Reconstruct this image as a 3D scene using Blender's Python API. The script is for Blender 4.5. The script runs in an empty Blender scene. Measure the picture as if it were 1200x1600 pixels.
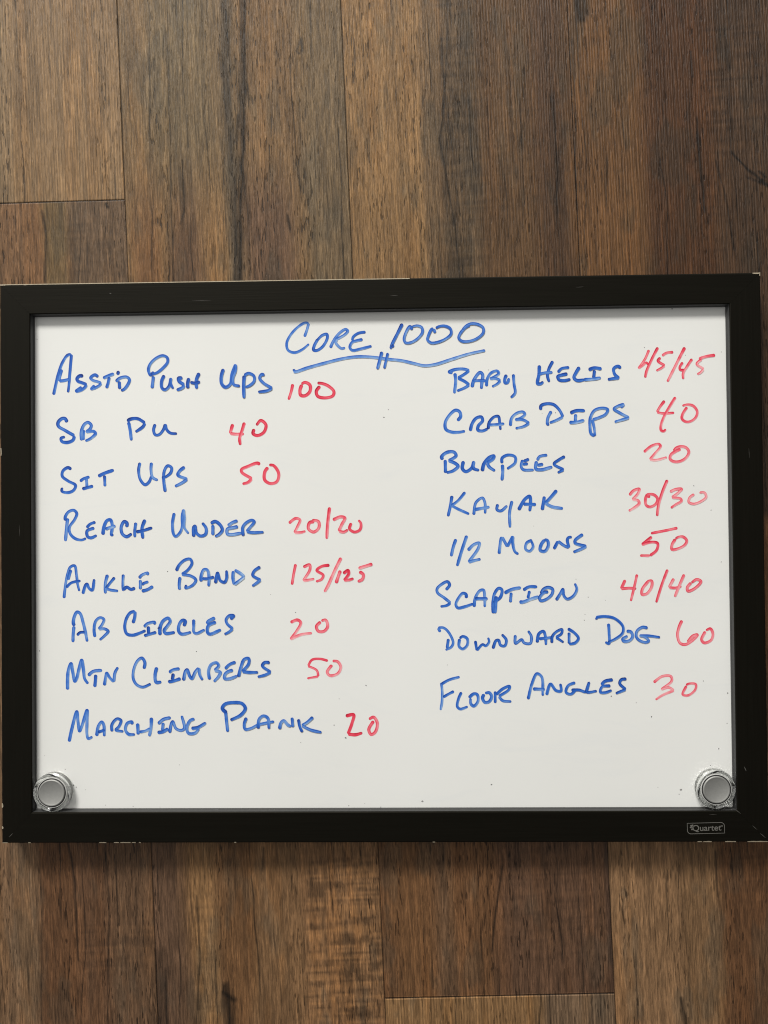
import bpy, bmesh, math, random
import numpy as np
from mathutils import Vector, Matrix, Euler

random.seed(7)
C = bpy.context.scene.collection
SC = bpy.context.scene

# ------------------------------------------------------------------ camera, world, light, exposure
FOC = 1203.0                                    # focal length in photo pixels (photo 1200 x 1600)
CAM_ROT = (0.01157436, 0.01933785, -0.00955642)
CAM_POS = Vector((0.01540881, 0.0292446, 0.60849367))
cam_d = bpy.data.cameras.new('camera')
cam = bpy.data.objects.new('camera', cam_d); C.objects.link(cam)
cam.location = CAM_POS
cam.rotation_euler = Euler(CAM_ROT, 'XYZ')
cam_d.sensor_fit = 'VERTICAL'; cam_d.sensor_height = 36.0; cam_d.lens = 36.0 * FOC / 1600.0
cam_d.clip_start = 0.01; cam_d.clip_end = 50.0
SC.camera = cam

world = bpy.data.worlds.new('World'); SC.world = world; world.use_nodes = True
wb = world.node_tree.nodes['Background']
# the room around: brighter towards the window side (upper left), dim on the other
wt = world.node_tree; wg = wt.nodes.new('ShaderNodeTexCoord'); wd = wt.nodes.new('ShaderNodeVectorMath'); wd.operation = 'DOT_PRODUCT'
wd.inputs[1].default_value = (-0.52, 0.66, 0.54); wt.links.new(wg.outputs['Generated'], wd.inputs[0])
wr = wt.nodes.new('ShaderNodeMapRange'); wr.interpolation_type = 'SMOOTHSTEP'
for k_, v_ in (('From Min', .10), ('From Max', .98), ('To Min', .14), ('To Max', .74)): wr.inputs[k_].default_value = v_
wt.links.new(wd.outputs['Value'], wr.inputs[0]); wt.links.new(wr.outputs[0], wb.inputs['Strength'])
wb.inputs['Color'].default_value = (1.0, 0.985, 0.95, 1)

def area(name, loc, target, sx, sy, power, col):
    d = bpy.data.lights.new(name, 'AREA'); d.shape = 'RECTANGLE'; d.size = sx; d.size_y = sy
    d.energy = power; d.color = col
    o = bpy.data.objects.new(name, d); C.objects.link(o); o.location = loc
    o.rotation_euler = (Vector(target) - Vector(loc)).to_track_quat('-Z', 'Y').to_euler()
    return o
# the window beyond the upper left corner, the room's only strong light
area('window_light', (-1.55, 4.10, 2.70), (0.0, 0.0, 0.0), 1.9, 1.0, 316.0, (1.0, 0.975, 0.93))

SC.view_settings.view_transform = 'Standard'; SC.view_settings.look = 'None'
SC.view_settings.gamma = 1.0; SC.view_settings.exposure = 0.0
SC.view_settings.use_curve_mapping = False
SC.render.engine = 'CYCLES'
SC.cycles.use_denoising = True; SC.cycles.filter_width = 1.1
SC.cycles.blur_glossy = 1.0; SC.cycles.max_bounces = 10; SC.cycles.transmission_bounces = 8
SC.cycles.caustics_refractive = True; SC.cycles.caustics_reflective = True

# ------------------------------------------------------------------ helpers
RM = np.array(Euler(CAM_ROT, 'XYZ').to_matrix())
def on_plane(px, py, z):
    """photo pixel -> point of the horizontal plane at height z"""
    px = np.asarray(px, float); py = np.asarray(py, float)
    d = np.stack([(px - 600) / FOC, -(py - 800) / FOC, -np.ones_like(px)], -1) @ RM.T
    t = (z - CAM_POS.z) / d[..., 2]
    return np.stack([CAM_POS.x + d[..., 0] * t, CAM_POS.y + d[..., 1] * t], -1)

def lin(c):
    c = np.asarray(c, float) / 255.0
    return np.where(c <= 0.04045, c / 12.92, ((c + 0.055) / 1.055) ** 2.4)

def mat(name):
    m = bpy.data.materials.new(name); m.use_nodes = True
    nt = m.node_tree; nt.nodes.clear()
    out = nt.nodes.new('ShaderNodeOutputMaterial'); p = nt.nodes.new('ShaderNodeBsdfPrincipled')
    nt.links.new(p.outputs[0], out.inputs[0])
    return m, nt, p
def node(nt, t, **kw):
    n = nt.nodes.new(t)
    for k, v in kw.items(): setattr(n, k, v)
    return n
def setin(n, **kw):
    for k, v in kw.items(): n.inputs[k.replace('_', ' ')].default_value = v

def obj(name, verts, faces, m, parent=None, smooth=False, loc=None, label=None):
    me = bpy.data.meshes.new(name); me.from_pydata([tuple(v) for v in verts], [], faces); me.update()
    for x in (m if isinstance(m, (list, tuple)) else [m]): me.materials.append(x)
    o = bpy.data.objects.new(name, me); C.objects.link(o)
    if parent: o.parent = parent
    if loc: o.location = loc
    if smooth: me.polygons.foreach_set('use_smooth', [True] * len(me.polygons))
    if label: o['label'] = label
    return o
def thing(name, label, cat, loc=(0, 0, 0), group=None):
    o = bpy.data.objects.new(name, None); C.objects.link(o); o.empty_display_size = 0.05
    o.location = loc; o['label'] = label; o['category'] = cat
    if group: o['group'] = group
    return o
def bm_obj(name, bm, m, parent=None, smooth=False, label=None):
    me = bpy.data.meshes.new(name); bm.to_mesh(me); bm.free()
    for x in (m if isinstance(m, (list, tuple)) else [m]): me.materials.append(x)
    if smooth: me.polygons.foreach_set('use_smooth', [True] * len(me.polygons))
    o = bpy.data.objects.new(name, me); C.objects.link(o)
    if parent: o.parent = parent
    if label: o['label'] = label
    return o

# value noise on a jittered lattice (numpy), anisotropic
def vn(x, y, sx, sy, seed):
    r = np.random.RandomState(seed); T = r.rand(512, 512).astype(np.float32)
    u = x / sx + r.rand() * 400 + 1000; v = y / sy + r.rand() * 400 + 1000
    i = np.floor(u).astype(int); j = np.floor(v).astype(int); fu = u - i; fv = v - j
    fu = fu * fu * (3 - 2 * fu); fv = fv * fv * (3 - 2 * fv)
    i0, i1, j0, j1 = i % 512, (i + 1) % 512, j % 512, (j + 1) % 512
    return (T[i0, j0] * (1 - fu) + T[i1, j0] * fu) * (1 - fv) + (T[i0, j1] * (1 - fu) + T[i1, j1] * fu) * fv
def fbm(x, y, sx, sy, seed, n=3):
    a, s, t = 0.0, 0.0, 1.0
    for k in range(n):
        a = a + t * vn(x, y, sx / 2 ** k, sy / 2 ** k, seed + 17 * k); s += t; t *= 0.55
    return a / s
def sm(a, b, x):
    t = np.clip((x - a) / (b - a), 0, 1); return t * t * (3 - 2 * t)
def bump1(x, c, w):
    return np.exp(-((x - c) / w) ** 2)

# ------------------------------------------------------------------ floor: wood-look vinyl planks
FL_ROT = math.radians(2.0)
FL_O = on_plane(545.0, 440.0, 0.0)              # a point on one seam
ex = np.array([math.cos(FL_ROT), math.sin(FL_ROT)])     # across the planks (to the right)
ey = np.array([math.sin(FL_ROT), -math.cos(FL_ROT)])    # along the planks (down the picture)
def to_floor(px, py):
    """photo pixel -> floor millimetres across / along"""
    d = (on_plane(px, py, 0.0) - FL_O) * 1000.0
    return d @ ex, d @ ey
PW = 179.5                                     # plank width in mm
SEAM0 = 3.5

# across = a, along = l (mm); finest near the board's surroundings
def axis(lo, hi, flo, fhi, fine, coarse):
    return np.concatenate([np.arange(lo, flo, coarse), np.arange(flo, fhi, fine), np.arange(fhi, hi + coarse, coarse)])
A = axis(-700, 700, -300, 372, 0.8, 20.0)
L = axis(-700, 1100, -262, 30, 2.0, 20.0)
L = np.concatenate([np.arange(-720, -262, 20.0), np.arange(-262, 16, 1.8), np.arange(16, 405, 12.0), np.arange(405, 640, 1.8), np.arange(640, 1000, 20.0)])
off = np.array([-1.6, -1.0, -.6, -.3, 0, .3, .6, 1.0, 1.6])
jn = [to_floor(np.array([100.0]), np.array([315.0]))[1][0], to_floor(np.array([780.0]), np.array([1556.0]))[1][0]]
A = np.unique(np.concatenate([A] + [SEAM0 + k * PW + off * .8 for k in (-2, -1, 0, 1, 2)])); L = np.unique(np.concatenate([L] + [j + np.arange(-5, 5, .45) for j in jn]))
AA, LL = np.meshgrid(A, L, indexing='ij')
PX_A = to_floor(np.array([0.0]), np.array([440.0]))

def pxa(px, py):      # photo pixel -> (across, along) as scalars
    a, l = to_floor(np.array([px], float), np.array([py], float)); return float(a[0]), float(l[0])

LUM = 1.10
def paint(a, l):
    """print of the planks: base colour as linear RGB, plus masks (groove depth, sheen)"""
    k = np.floor((a - SEAM0) / PW).astype(int)            # plank column: -2 .. 1 in view
    u = (a - SEAM0) - k * PW                              # 0 .. PW within the plank
    # butt joints
    def jline(p0, p1):
        (a0, l0), (a1, l1) = pxa(*p0), pxa(*p1); return l0 + (a - a0) * (l1 - l0) / (a1 - a0)
    joint = {-2: jline((0, 318), (200, 312)), -1: 2000.0, 0: jline((600, 1560), (958, 1552)), 1: 1500.0}
    row = np.zeros_like(k)
    for kk, jl in joint.items(): row = np.where((k == kk) & (l > jl), 1, row)
    up = l < 200.0                                        # above / below the board
    col = np.zeros(a.shape + (3,)); col[:] = (112, 86, 60)
    W = (a + 6.0 * (fbm(a, l, 60, 260, 5) - .5)) * 1.0
    uw = u + 7.0 * (fbm(a, l, 30, 160, 8, 3) - .5) * 2 + 3.0 * (vn(a, l, 4, 60, 9) - .5)
    ten = {}
    def band(mask, u0, u1, c, s=5.0, k_=1.0):
        w = sm(u0 - s, u0 + s, uw) * (1 - sm(u1 - s, u1 + s, uw)) * k_ * mask
        col[:] = col * (1 - w[..., None]) + np.array(c, float) * w[..., None]
    def cells(kk, top, rw=None):
        m = (k == kk) & (up == top)
        if rw is not None: m = m & (row == rw)
        return m.astype(float)
    P = PW / 355.0
    # column -2 (left), upper plank and the piece below its butt joint
    m = cells(-2, True, 0); band(m, -50, 400, (136, 110, 81)); band(m, 120 * P, 185 * P, (130, 108, 82), 14)
    m = cells(-2, True, 1); band(m, -50, 400, (122, 92, 66)); band(m, 225 * P, 262 * P, (118, 96, 66), 4); band(m, 262 * P, 400, (106, 86, 68), 5)
    # column -1, upper
    m = cells(-1, True); band(m, -50, 400, (128, 104, 76)); band(m, -50, 40 * P, (130, 105, 76))
    g = 1 - sm(-150, 0, l); band(m * g, 40 * P, 150 * P, (122, 104, 79), 14)
    g = sm(-130, -20, l); band(m * g, 10 * P, 60 * P, (124, 90, 60), 8); band(m * g, 75 * P, 115 * P, (104, 78, 58), 9); band(m * g, 115 * P, 155 * P, (140, 106, 70), 7)
    band(m, 160 * P, 176 * P, (86, 74, 60), 4); band(m, 188 * P, 290 * P, (126, 99, 70), 7)
    band(m * sm(-110, -50, l), 185 * P, 255 * P, (98, 75, 60), 10, .85); band(m, 285 * P, 400, (118, 99, 75), 8)
    # column 0, upper; right half also darkened to paint in light fall-off
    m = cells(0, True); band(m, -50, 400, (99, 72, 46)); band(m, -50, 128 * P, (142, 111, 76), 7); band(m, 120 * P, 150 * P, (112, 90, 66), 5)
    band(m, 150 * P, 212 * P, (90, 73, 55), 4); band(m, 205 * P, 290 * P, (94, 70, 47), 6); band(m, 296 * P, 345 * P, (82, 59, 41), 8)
    # column 1, upper: browner plank, with weaker light on this side painted in
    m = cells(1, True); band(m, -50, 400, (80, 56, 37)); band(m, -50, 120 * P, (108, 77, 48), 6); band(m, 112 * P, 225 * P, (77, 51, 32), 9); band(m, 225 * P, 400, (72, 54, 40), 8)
    # lower planks
    m = cells(-2, False); band(m, -50, 400, (112, 84, 62)); band(m, 105 * P, 170 * P, (126, 101, 76), 6); band(m, 172 * P, 235 * P, (102, 72, 48), 8)
    band(m, 240 * P, 300 * P, (98, 72, 52), 6); band(m, 290 * P, 400, (106, 82, 61), 6)
    m = cells(-1, False); band(m, -50, 400, (118, 90, 62)); band(m, -50, 48 * P, (98, 76, 60), 7); band(m, 60 * P, 95 * P, (138, 107, 72), 5)
    band(m, 100 * P, 150 * P, (110, 80, 52), 6); band(m, 150 * P, 235 * P, (124, 96, 67), 6); band(m, 235 * P, 400, (130, 99, 69), 4)
    m = cells(0, False, 0); band(m, -50, 400, (114, 82, 54)); band(m, 20 * P, 80 * P, (116, 84, 54), 7); band(m, 82 * P, 110 * P, (108, 84, 62), 5)
    band(m, 182 * P, 345 * P, (98, 74, 57), 9); band(m, 345 * P, 400, (84, 64, 52), 4)
    m = cells(0, False, 1); band(m, -50, 400, (134, 104, 70)); band(m, 250 * P, 400, (108, 90, 72), 10)
    m = cells(1, False); band(m, -50, 110 * P, (140, 111, 81), 5); band(m, 108 * P, 165 * P, (124, 98, 70), 5); band(m, 165 * P, 400, (100, 70, 46), 5)
    # one sheet of print per plank: pull its bands towards the plank's mean
    for kk in range(-2, 2):
        for uu in (True, False):
            for r_ in (0, 1):
                mm = (k == kk) & (up == uu) & (row == r_)
                if mm.any(): col[mm] = col[mm] * (.92 if uu else .80) + col[mm].mean(0) * (.08 if uu else .20)
    col /= 255.0
    seedoff = (k * 7 + row * 3 + up * 13)[...] * 91.0       # every plank its own figure
    aa = a + seedoff * 3.7; ll = l + seedoff * 5.3
    aw = aa + 2.2 * (fbm(aa, ll, 22, 70, 21, 3) - .5) * 2 + 1.0 * (vn(aa, ll, 6, 26, 22) - .5)
    # grain
    big = fbm(aw, ll, 26, 130, 31, 3) - .5
    mid = fbm(aw, ll, 5.0, 70, 32, 3) - .5
    fin = fbm(aw, ll, 1.7, 34, 33, 2) - .5
    val = 1 + 0.13 * big + 0.20 * mid + 0.34 * fin
    # blotches, greyer and darker, with ragged ends
    bl = fbm(aw, ll, 16, 46, 41, 4)
    blm = sm(.56, .70, bl)
    grey = col.mean(-1, keepdims=True) * np.array([1.06, .985, .86])
    blm *= .75 - .6 * ((k == -2) & up & (row == 0)); col[:] = col * (1 - .38 * blm[..., None]) + grey * .84 * .38 * blm[..., None]
    # warm streaks
    ws = sm(.58, .72, fbm(aw, ll, 9, 120, 44, 2))
    col[:] = col * (1 + ws[..., None] * np.array([.035, .01, -.03]))
    # pores: short dark dashes in patches
    po = vn(aw, ll, 1.0, 12.0, 51) * .6 + vn(aw, ll, .9, 22.0, 52) * .4
    patch = sm(.42, .66, fbm(aw, ll, 24, 60, 53, 2))
    pores = sm(.66, .80, po) * (.25 + .75 * patch)
    # long thin dark lines that wander
    q = aw / 15.0 + 1.2 * fbm(aa, ll, 40, 190, 61, 3)
    fr = np.abs(q - np.round(q)); hit = vn(np.round(q) * 9.1, ll, 1.0, 60, 62)
    lines = (1 - sm(.012, .045, fr)) * sm(.56, .74, hit)
    # saw marks (across the grain), where the print has them
    saw = np.zeros_like(a)
    def sawm(mask, u0, u1, l0, l1, s=1.0):
        ul = u + 8 * (vn(a, l, 6, 5, 71) - .5)
        w = sm(u0 - 4, u0 + 4, ul) * (1 - sm(u1 - 4, u1 + 4, ul)) * sm(l0 - 14, l0 + 10, l) * (1 - sm(l1 - 10, l1 + 14, l)) * mask * s
        np.maximum(saw, w, out=saw)
    l1350, l1430, l1500, l1600 = (pxa(600, y)[1] for y in (1340, 1430, 1500, 1620))
    sawm(cells(-1, False), 238 * P, 354 * P, l1350, l1600, 1.0)
    sawm(cells(-1, False), 60 * P, 92 * P, l1350 + 20, l1600, .35)
    sawm(cells(-2, False), 235 * P, 400, l1430, l1500, .45)
    sawm(cells(0, True), 150 * P, 212 * P, -300, 40, .50)
    sawm(cells(0, True), 205 * P, 345 * P, -170, -40, .22)
    sawm(cells(1, True), 210 * P, 300 * P, -190, -80, .55); sawm(cells(1, True), 190 * P, 240 * P, -70, 0, .4)
    sawm(cells(-2, True, 1), 262 * P, 345 * P, -60, 10, .35)
    sawm(cells(0, False, 0), 185 * P, 330 * P, l1350 - 10, l1500, .35)
    sawm(cells(1, False), 200 * P, 400, l1350, l1430, .35)
    st = fbm(a + 3 * (vn(a, l, 8, 8, 72) - .5), l + .03 * a, 34, 2.7, 73, 2) * .66 + vn(a, l, 1.6, 6.0, 74) * .34
    sd = sm(.52, .66, st); sl = sm(.36, .46, 1 - st) * 0
    val *= 1 - .21 * saw * sm(.54, .64, st)
    col[:] = col * (1 + (saw * sm(.50, .36, st) if False else saw * (1 - sm(.34, .48, st)))[..., None] * np.array([.15, .14, .11]))
    # deliberate cracks and streaks: polylines in photo pixels
    def stroke(pts, w, k_, soft=1.0):
        best = np.full(a.shape, 1e9)
        pp = [pxa(*p) for p in pts]
        lo = min(p[1] for p in pp) - 12; hi = max(p[1] for p in pp) + 12
        xlo = min(p[0] for p in pp) - 14; xhi = max(p[0] for p in pp) + 14
        ia = np.where((a[:, 0] > xlo) & (a[:, 0] < xhi))[0]; il = np.where((l[0] > lo) & (l[0] < hi))[0]
        if not len(ia) or not len(il): return
        s = np.ix_(ia, il); x = a[s] + 1.2 * (vn(a[s], l[s], 5, 14, 81) - .5); y = l[s]; d = np.full(x.shape, 1e9)
        for (x0, y0), (x1, y1) in zip(pp[:-1], pp[1:]):
            vx, vy = x1 - x0, y1 - y0; t = np.clip(((x - x0) * vx + (y - y0) * vy) / (vx * vx + vy * vy + 1e-9), 0, 1)
            d = np.minimum(d, np.hypot(x - x0 - t * vx, y - y0 - t * vy))
        j = .55 + .9 * vn(x, y, 3, 12, 82)
        val[s] *= 1 - k_ * np.clip(1 - d / (w * j), 0, 1) ** soft
    stroke([(378, -20), (380, 120), (377, 260), (374, 440)], 4.5, .42, .8)
    stroke([(381, -20), (383, 150), (376, 330), (375, 440)], .9, .6)
    stroke([(371, 180), (368, 330), (366, 440)], 1.6, .4)
    stroke([(690, 60), (695, 150), (688, 220), (700, 300), (712, 360), (719, 440)], 1.0, .5)
    stroke([(700, 0), (697, 110), (690, 180)], .9, .45); stroke([(684, 330), (690, 440)], .8, .35)
    stroke([(900, -10), (908, 30)], 4.5, .55, .8); stroke([(912, -10), (917, 22)], 2.5, .5)
    stroke([(896, 60), (899, 200), (901, 330)], 1.0, .45)
    stroke([(1088, 185), (1093, 250), (1102, 330)], 1.6, .62); stroke([(1079, 80), (1082, 120)], 1.2, .5)
    stroke([(1144, 238), (1165, 262), (1200, 290)], 1.5, .62); stroke([(1165, 276), (1205, 292)], 1.3, .5); stroke([(1185, 268), (1196, 276), (1188, 284)], 1.6, .6)
    stroke([(1118, 250), (1132, 300), (1141, 350), (1146, 390)], 1.2, .45)
    stroke([(470, 60), (472, 78), (466, 84)], 1.6, .55); stroke([(468, 66), (463, 80)], 1.1, .5)
    stroke([(66, 330), (71, 370), (70, 440)], 1.5, .5); stroke([(166, 318), (169, 324)], 1.2, .7)
    stroke([(285, 250), (288, 330), (282, 350)], 1.2, .5); stroke([(292, 180), (294, 230)], 1.0, .5); stroke([(450, 335), (453, 360)], 1.3, .55)
    stroke([(553, 60), (555, 110), (548, 120)], 1.0, .4); stroke([(865, 150), (868, 260), (872, 330)], 4.0, .25)
    stroke([(105, 1310), (118, 1380), (122, 1500)], 1.5, .5); stroke([(165, 1310), (170, 1420), (168, 1600)], 1.0, .4)
    stroke([(62, 1330), (66, 1440), (64, 1610)], 1.0, .35)
    stroke([(352, 1540), (358, 1575), (360, 1605)], 5.0, .6, .8); stroke([(348, 1550), (366, 1562)], 2.5, .5)
    stroke([(412, 1325), (410, 1360)], 1.1, .5); stroke([(308, 1400), (312, 1500), (306, 1600)], 1.2, .4)
    stroke([(785, 1352), (779, 1400), (772, 1450), (768, 1488)], 1.3, .62)
    stroke([(1118, 1330), (1122, 1400)], 1.2, .4); stroke([(1064, 1560), (1072, 1610)], 2.4, .5)
    stroke([(845, 1556), (843, 1610)], 1.0, .5); stroke([(250, 1490), (252, 1600)], 7, .28, .7); stroke([(258, 1515), (262, 1600)], 1.5, .4)
    # nicks in the print: pale scuffs
    col[:] = np.clip(col * (1 - .12 * pores - .46 * lines)[..., None] * val[..., None], .03, .92)
    g_ = col.mean(-1, keepdims=True); col[:] = np.clip(g_ + (col - g_) * 1.00, .02, .95) * np.where(up[..., None], np.array([1.0, .990, .962]), np.array([1.01, .986, .968]))
    c = lin(col * 255.0) / LUM
    # seams (hairline bevels between planks)
    du = np.minimum(u, PW - u)
    seam = 1 - sm(.2, .75, du + .35 * (vn(a, l, 3, 20, 91) - .5))
    jl = np.zeros_like(a) + 1e9
    for kk, v in joint.items(): jl = np.where(k == kk, np.abs(l - v), jl)
    seamj = 1 - sm(.25, .75, jl)
    c *= (1 + .55 * ((k == 0) & (jl < 1.25) & (jl > .55)))[..., None] * (1 - .68 * seam - .80 * seamj * (1 - seam))[..., None]  # pale lines beside the column 0 joint paint a highlight on the plank edge
    rib = np.where(((k == -2) & up & (row == 0)) | ((k == 1) & up) | ((k == 0) & (~up) & (row == 1)), .85, .15)
    rib = np.where((k == 0) & up, sm(150, 215, u / P) * .6 + .15, rib)
    return c, np.clip(rib, 0, 1), np.maximum(seam, seamj)

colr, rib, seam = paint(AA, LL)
na, nl = AA.shape
X = FL_O[0] + (AA * ex[0] + LL * ey[0]) / 1000.0
Y = FL_O[1] + (AA * ex[1] + LL * ey[1]) / 1000.0
Z = -0.0004 * seam
co = np.stack([X, Y, Z], -1).reshape(-1, 3).astype(np.float32)
idx = np.arange(na * nl).reshape(na, nl)
quads = np.stack([idx[:-1, :-1], idx[:-1, 1:], idx[1:, 1:], idx[1:, :-1]], -1).reshape(-1, 4)
me = bpy.data.meshes.new('floor')
me.vertices.add(len(co)); me.vertices.foreach_set('co', co.ravel())
me.loops.add(quads.size); me.loops.foreach_set('vertex_index', quads.ravel().astype(np.int32))
me.polygons.add(len(quads)); me.polygons.foreach_set('loop_start', np.arange(0, quads.size, 4, dtype=np.int32))
me.update(calc_edges=True); me.validate()
ca = me.color_attributes.new('wood_print', 'FLOAT_COLOR', 'POINT')
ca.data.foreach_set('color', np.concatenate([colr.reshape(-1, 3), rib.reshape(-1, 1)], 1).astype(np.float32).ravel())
uvl = me.attributes.new('grain_uv', 'FLOAT_VECTOR', 'POINT')
kk = np.floor((AA - SEAM0) / PW)
uvl.data.foreach_set('vector', np.stack([AA + kk * 311.0, LL + kk * 733.0, kk * 0 + 0.0], -1).astype(np.float32).ravel())
floor = bpy.data.objects.new('floor', me); C.objects.link(floor)
floor['kind'] = 'structure'; floor['label'] = 'brown wood-look plank floor under the whiteboard'

m, nt, p = mat('vinyl_plank')
at = node(nt, 'ShaderNodeAttribute', attribute_name='wood_print')
gu = node(nt, 'ShaderNodeAttribute', attribute_name='grain_uv')
mp = node(nt, 'ShaderNodeMapping'); mp.inputs['Scale'].default_value = (1.0, 0.060, 1.0)
nt.links.new(gu.outputs['Vector'], mp.inputs['Vector'])
wv = node(nt, 'ShaderNodeTexNoise'); setin(wv, Scale=0.85, Detail=3.0, Roughness=.65, Distortion=.35)   # fine embossed ribs
nt.links.new(mp.outputs[0], wv.inputs['Vector'])
mp2 = node(nt, 'ShaderNodeMapping'); mp2.inputs['Scale'].default_value = (1.0, 0.085, 1.0)
nt.links.new(gu.outputs['Vector'], mp2.inputs['Vector'])
w2 = node(nt, 'ShaderNodeTexNoise'); setin(w2, Scale=0.95, Detail=2.0, Roughness=.6, Distortion=.5)
nt.links.new(mp2.outputs[0], w2.inputs['Vector'])
r1 = node(nt, 'ShaderNodeMapRange'); setin(r1, From_Min=.38, From_Max=.62, To_Min=.70, To_Max=1.25); nt.links.new(wv.outputs[0], r1.inputs[0])
r2 = node(nt, 'ShaderNodeMapRange'); setin(r2, From_Min=.36, From_Max=.64, To_Min=.74, To_Max=1.22); nt.links.new(w2.outputs[0], r2.inputs[0])
mu = node(nt, 'ShaderNodeMath', operation='MULTIPLY'); nt.links.new(r1.outputs[0], mu.inputs[0]); nt.links.new(r2.outputs[0], mu.inputs[1])
# wavering ribs
mp3 = node(nt, 'ShaderNodeMapping'); mp3.inputs['Scale'].default_value = (1.0, 0.028, 1.0); nt.links.new(gu.outputs['Vector'], mp3.inputs['Vector'])
wa = node(nt, 'ShaderNodeTexWave', wave_type='BANDS', bands_direction='X', wave_profile='SIN')
setin(wa, Scale=.135, Distortion=7.0, Detail=3.0); wa.inputs['Detail Scale'].default_value = .9; wa.inputs['Detail Roughness'].default_value = .6
nt.links.new(mp3.outputs[0], wa.inputs['Vector'])
r3 = node(nt, 'ShaderNodeMapRange'); setin(r3, From_Min=.0, From_Max=1.0, To_Min=.74, To_Max=1.19); nt.links.new(wa.outputs['Fac'], r3.inputs[0])
mu0 = mu; mu = node(nt, 'ShaderNodeMath', operation='MULTIPLY'); fib = node(nt, 'ShaderNodeMath', operation='MULTIPLY'); fib.inputs[1].default_value = 1.0; nt.links.new(mu0.outputs[0], fib.inputs[0])
rbs = node(nt, 'ShaderNodeMath', operation='MULTIPLY'); nt.links.new(r2.outputs[0], rbs.inputs[0]); nt.links.new(r3.outputs[0], rbs.inputs[1])
mfr = node(nt, 'ShaderNodeMix', data_type='FLOAT'); nt.links.new(at.outputs['Alpha'], mfr.inputs[0]); nt.links.new(fib.outputs[0], mfr.inputs[2]); nt.links.new(rbs.outputs[0], mfr.inputs[3])
nt.links.new(mfr.outputs[0], mu.inputs[0]); mu.inputs[1].default_value = 1.0
# short crisp pores, gathered in patches
mp4 = node(nt, 'ShaderNodeMapping'); mp4.inputs['Scale'].default_value = (1.0, 0.10, 1.0); mp4.inputs['Location'].default_value = (37.0, 11.0, 4.0); nt.links.new(gu.outputs['Vector'], mp4.inputs['Vector'])
w4 = node(nt, 'ShaderNodeTexNoise'); setin(w4, Scale=.85, Detail=1.5, Roughness=.6); nt.links.new(mp4.outputs[0], w4.inputs['Vector'])
w5 = node(nt, 'ShaderNodeTexNoise'); setin(w5, Scale=.06, Detail=2.0); nt.links.new(mp3.outputs[0], w5.inputs['Vector'])
r5 = node(nt, 'ShaderNodeMapRange'); setin(r5, From_Min=.40, From_Max=.60, To_Min=.12, To_Max=.74); nt.links.new(w5.outputs[0], r5.inputs[0])
r4 = node(nt, 'ShaderNodeMapRange'); setin(r4, From_Min=.60, From_Max=.67, To_Min=0.0, To_Max=1.0); nt.links.new(w4.outputs[0], r4.inputs[0])
mpo = node(nt, 'ShaderNodeMath', operation='MULTIPLY'); nt.links.new(r4.outputs[0], mpo.inputs[0]); nt.links.new(r5.outputs[0], mpo.inputs[1])
one = node(nt, 'ShaderNodeMath', operation='SUBTRACT'); one.inputs[0].default_value = 1.0; nt.links.new(mpo.outputs[0], one.inputs[1])
mu1 = mu; mu = node(nt, 'ShaderNodeMath', operation='MULTIPLY'); nt.links.new(mu1.outputs[0], mu.inputs[0]); nt.links.new(one.outputs[0], mu.inputs[1])
# rib strength per plank (alpha of the print)
mixv = node(nt, 'ShaderNodeMix', data_type='FLOAT'); mixv.inputs[2].default_value = 1.0
mixv.inputs[0].default_value = .95; nt.links.new(mu.outputs[0], mixv.inputs[3])
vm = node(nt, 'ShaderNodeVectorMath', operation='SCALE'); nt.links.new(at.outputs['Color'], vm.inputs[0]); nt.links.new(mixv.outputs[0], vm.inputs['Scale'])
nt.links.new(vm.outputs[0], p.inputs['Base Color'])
bp = node(nt, 'ShaderNodeBump'); setin(bp, Strength=.7, Distance=.0006); nt.links.new(mu.outputs[0], bp.inputs['Height'])
nt.links.new(bp.outputs[0], p.inputs['Normal'])
setin(p, Roughness=.5); p.inputs['Specular IOR Level'].default_value = .25
me.materials.append(m)

# ------------------------------------------------------------------ materials of the board and magnets
m_white, nt, p = mat('glossy_white_steel')
tc = node(nt, 'ShaderNodeTexCoord')
n1 = node(nt, 'ShaderNodeTexNoise'); setin(n1, Scale=5.0, Detail=4.0); nt.links.new(tc.outputs['Object'], n1.inputs['Vector'])
cr = node(nt, 'ShaderNodeMapRange'); setin(cr, From_Min=.3, From_Max=.7, To_Min=.0, To_Max=1.0); nt.links.new(n1.outputs[0], cr.inputs[0])
mx = node(nt, 'ShaderNodeMix', data_type='RGBA'); mx.inputs[6].default_value = (.770, .774, .745, 1); mx.inputs[7].default_value = (.800, .805, .780, 1)
nt.links.new(cr.outputs[0], mx.inputs[0])
mg = node(nt, 'ShaderNodeMapping'); mg.inputs['Scale'].default_value = (5, 22, 1); mg.inputs['Rotation'].default_value = (0, 0, .25); nt.links.new(tc.outputs['Object'], mg.inputs[0])
ng = node(nt, 'ShaderNodeTexNoise'); setin(ng, Scale=2.2, Detail=5.0, Roughness=.65, Distortion=.8); nt.links.new(mg.outputs[0], ng.inputs['Vector'])
rg = node(nt, 'ShaderNodeMapRange'); setin(rg, From_Min=.55, From_Max=.75, To_Min=0.0, To_Max=.085); nt.links.new(ng.outputs[0], rg.inputs[0])
gh = node(nt, 'ShaderNodeMix', data_type='RGBA'); gh.inputs[7].default_value = (.52, .58, .66, 1)          # ghosts of wiped ink
nt.links.new(rg.outputs[0], gh.inputs[0]); nt.links.new(mx.outputs[2], gh.inputs[6]); nt.links.new(gh.outputs[2], p.inputs['Base Color'])
n2 = node(nt, 'ShaderNodeTexNoise'); setin(n2, Scale=14.0, Detail=5.0, Roughness=.7); nt.links.new(tc.outputs['Object'], n2.inputs['Vector'])
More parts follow.
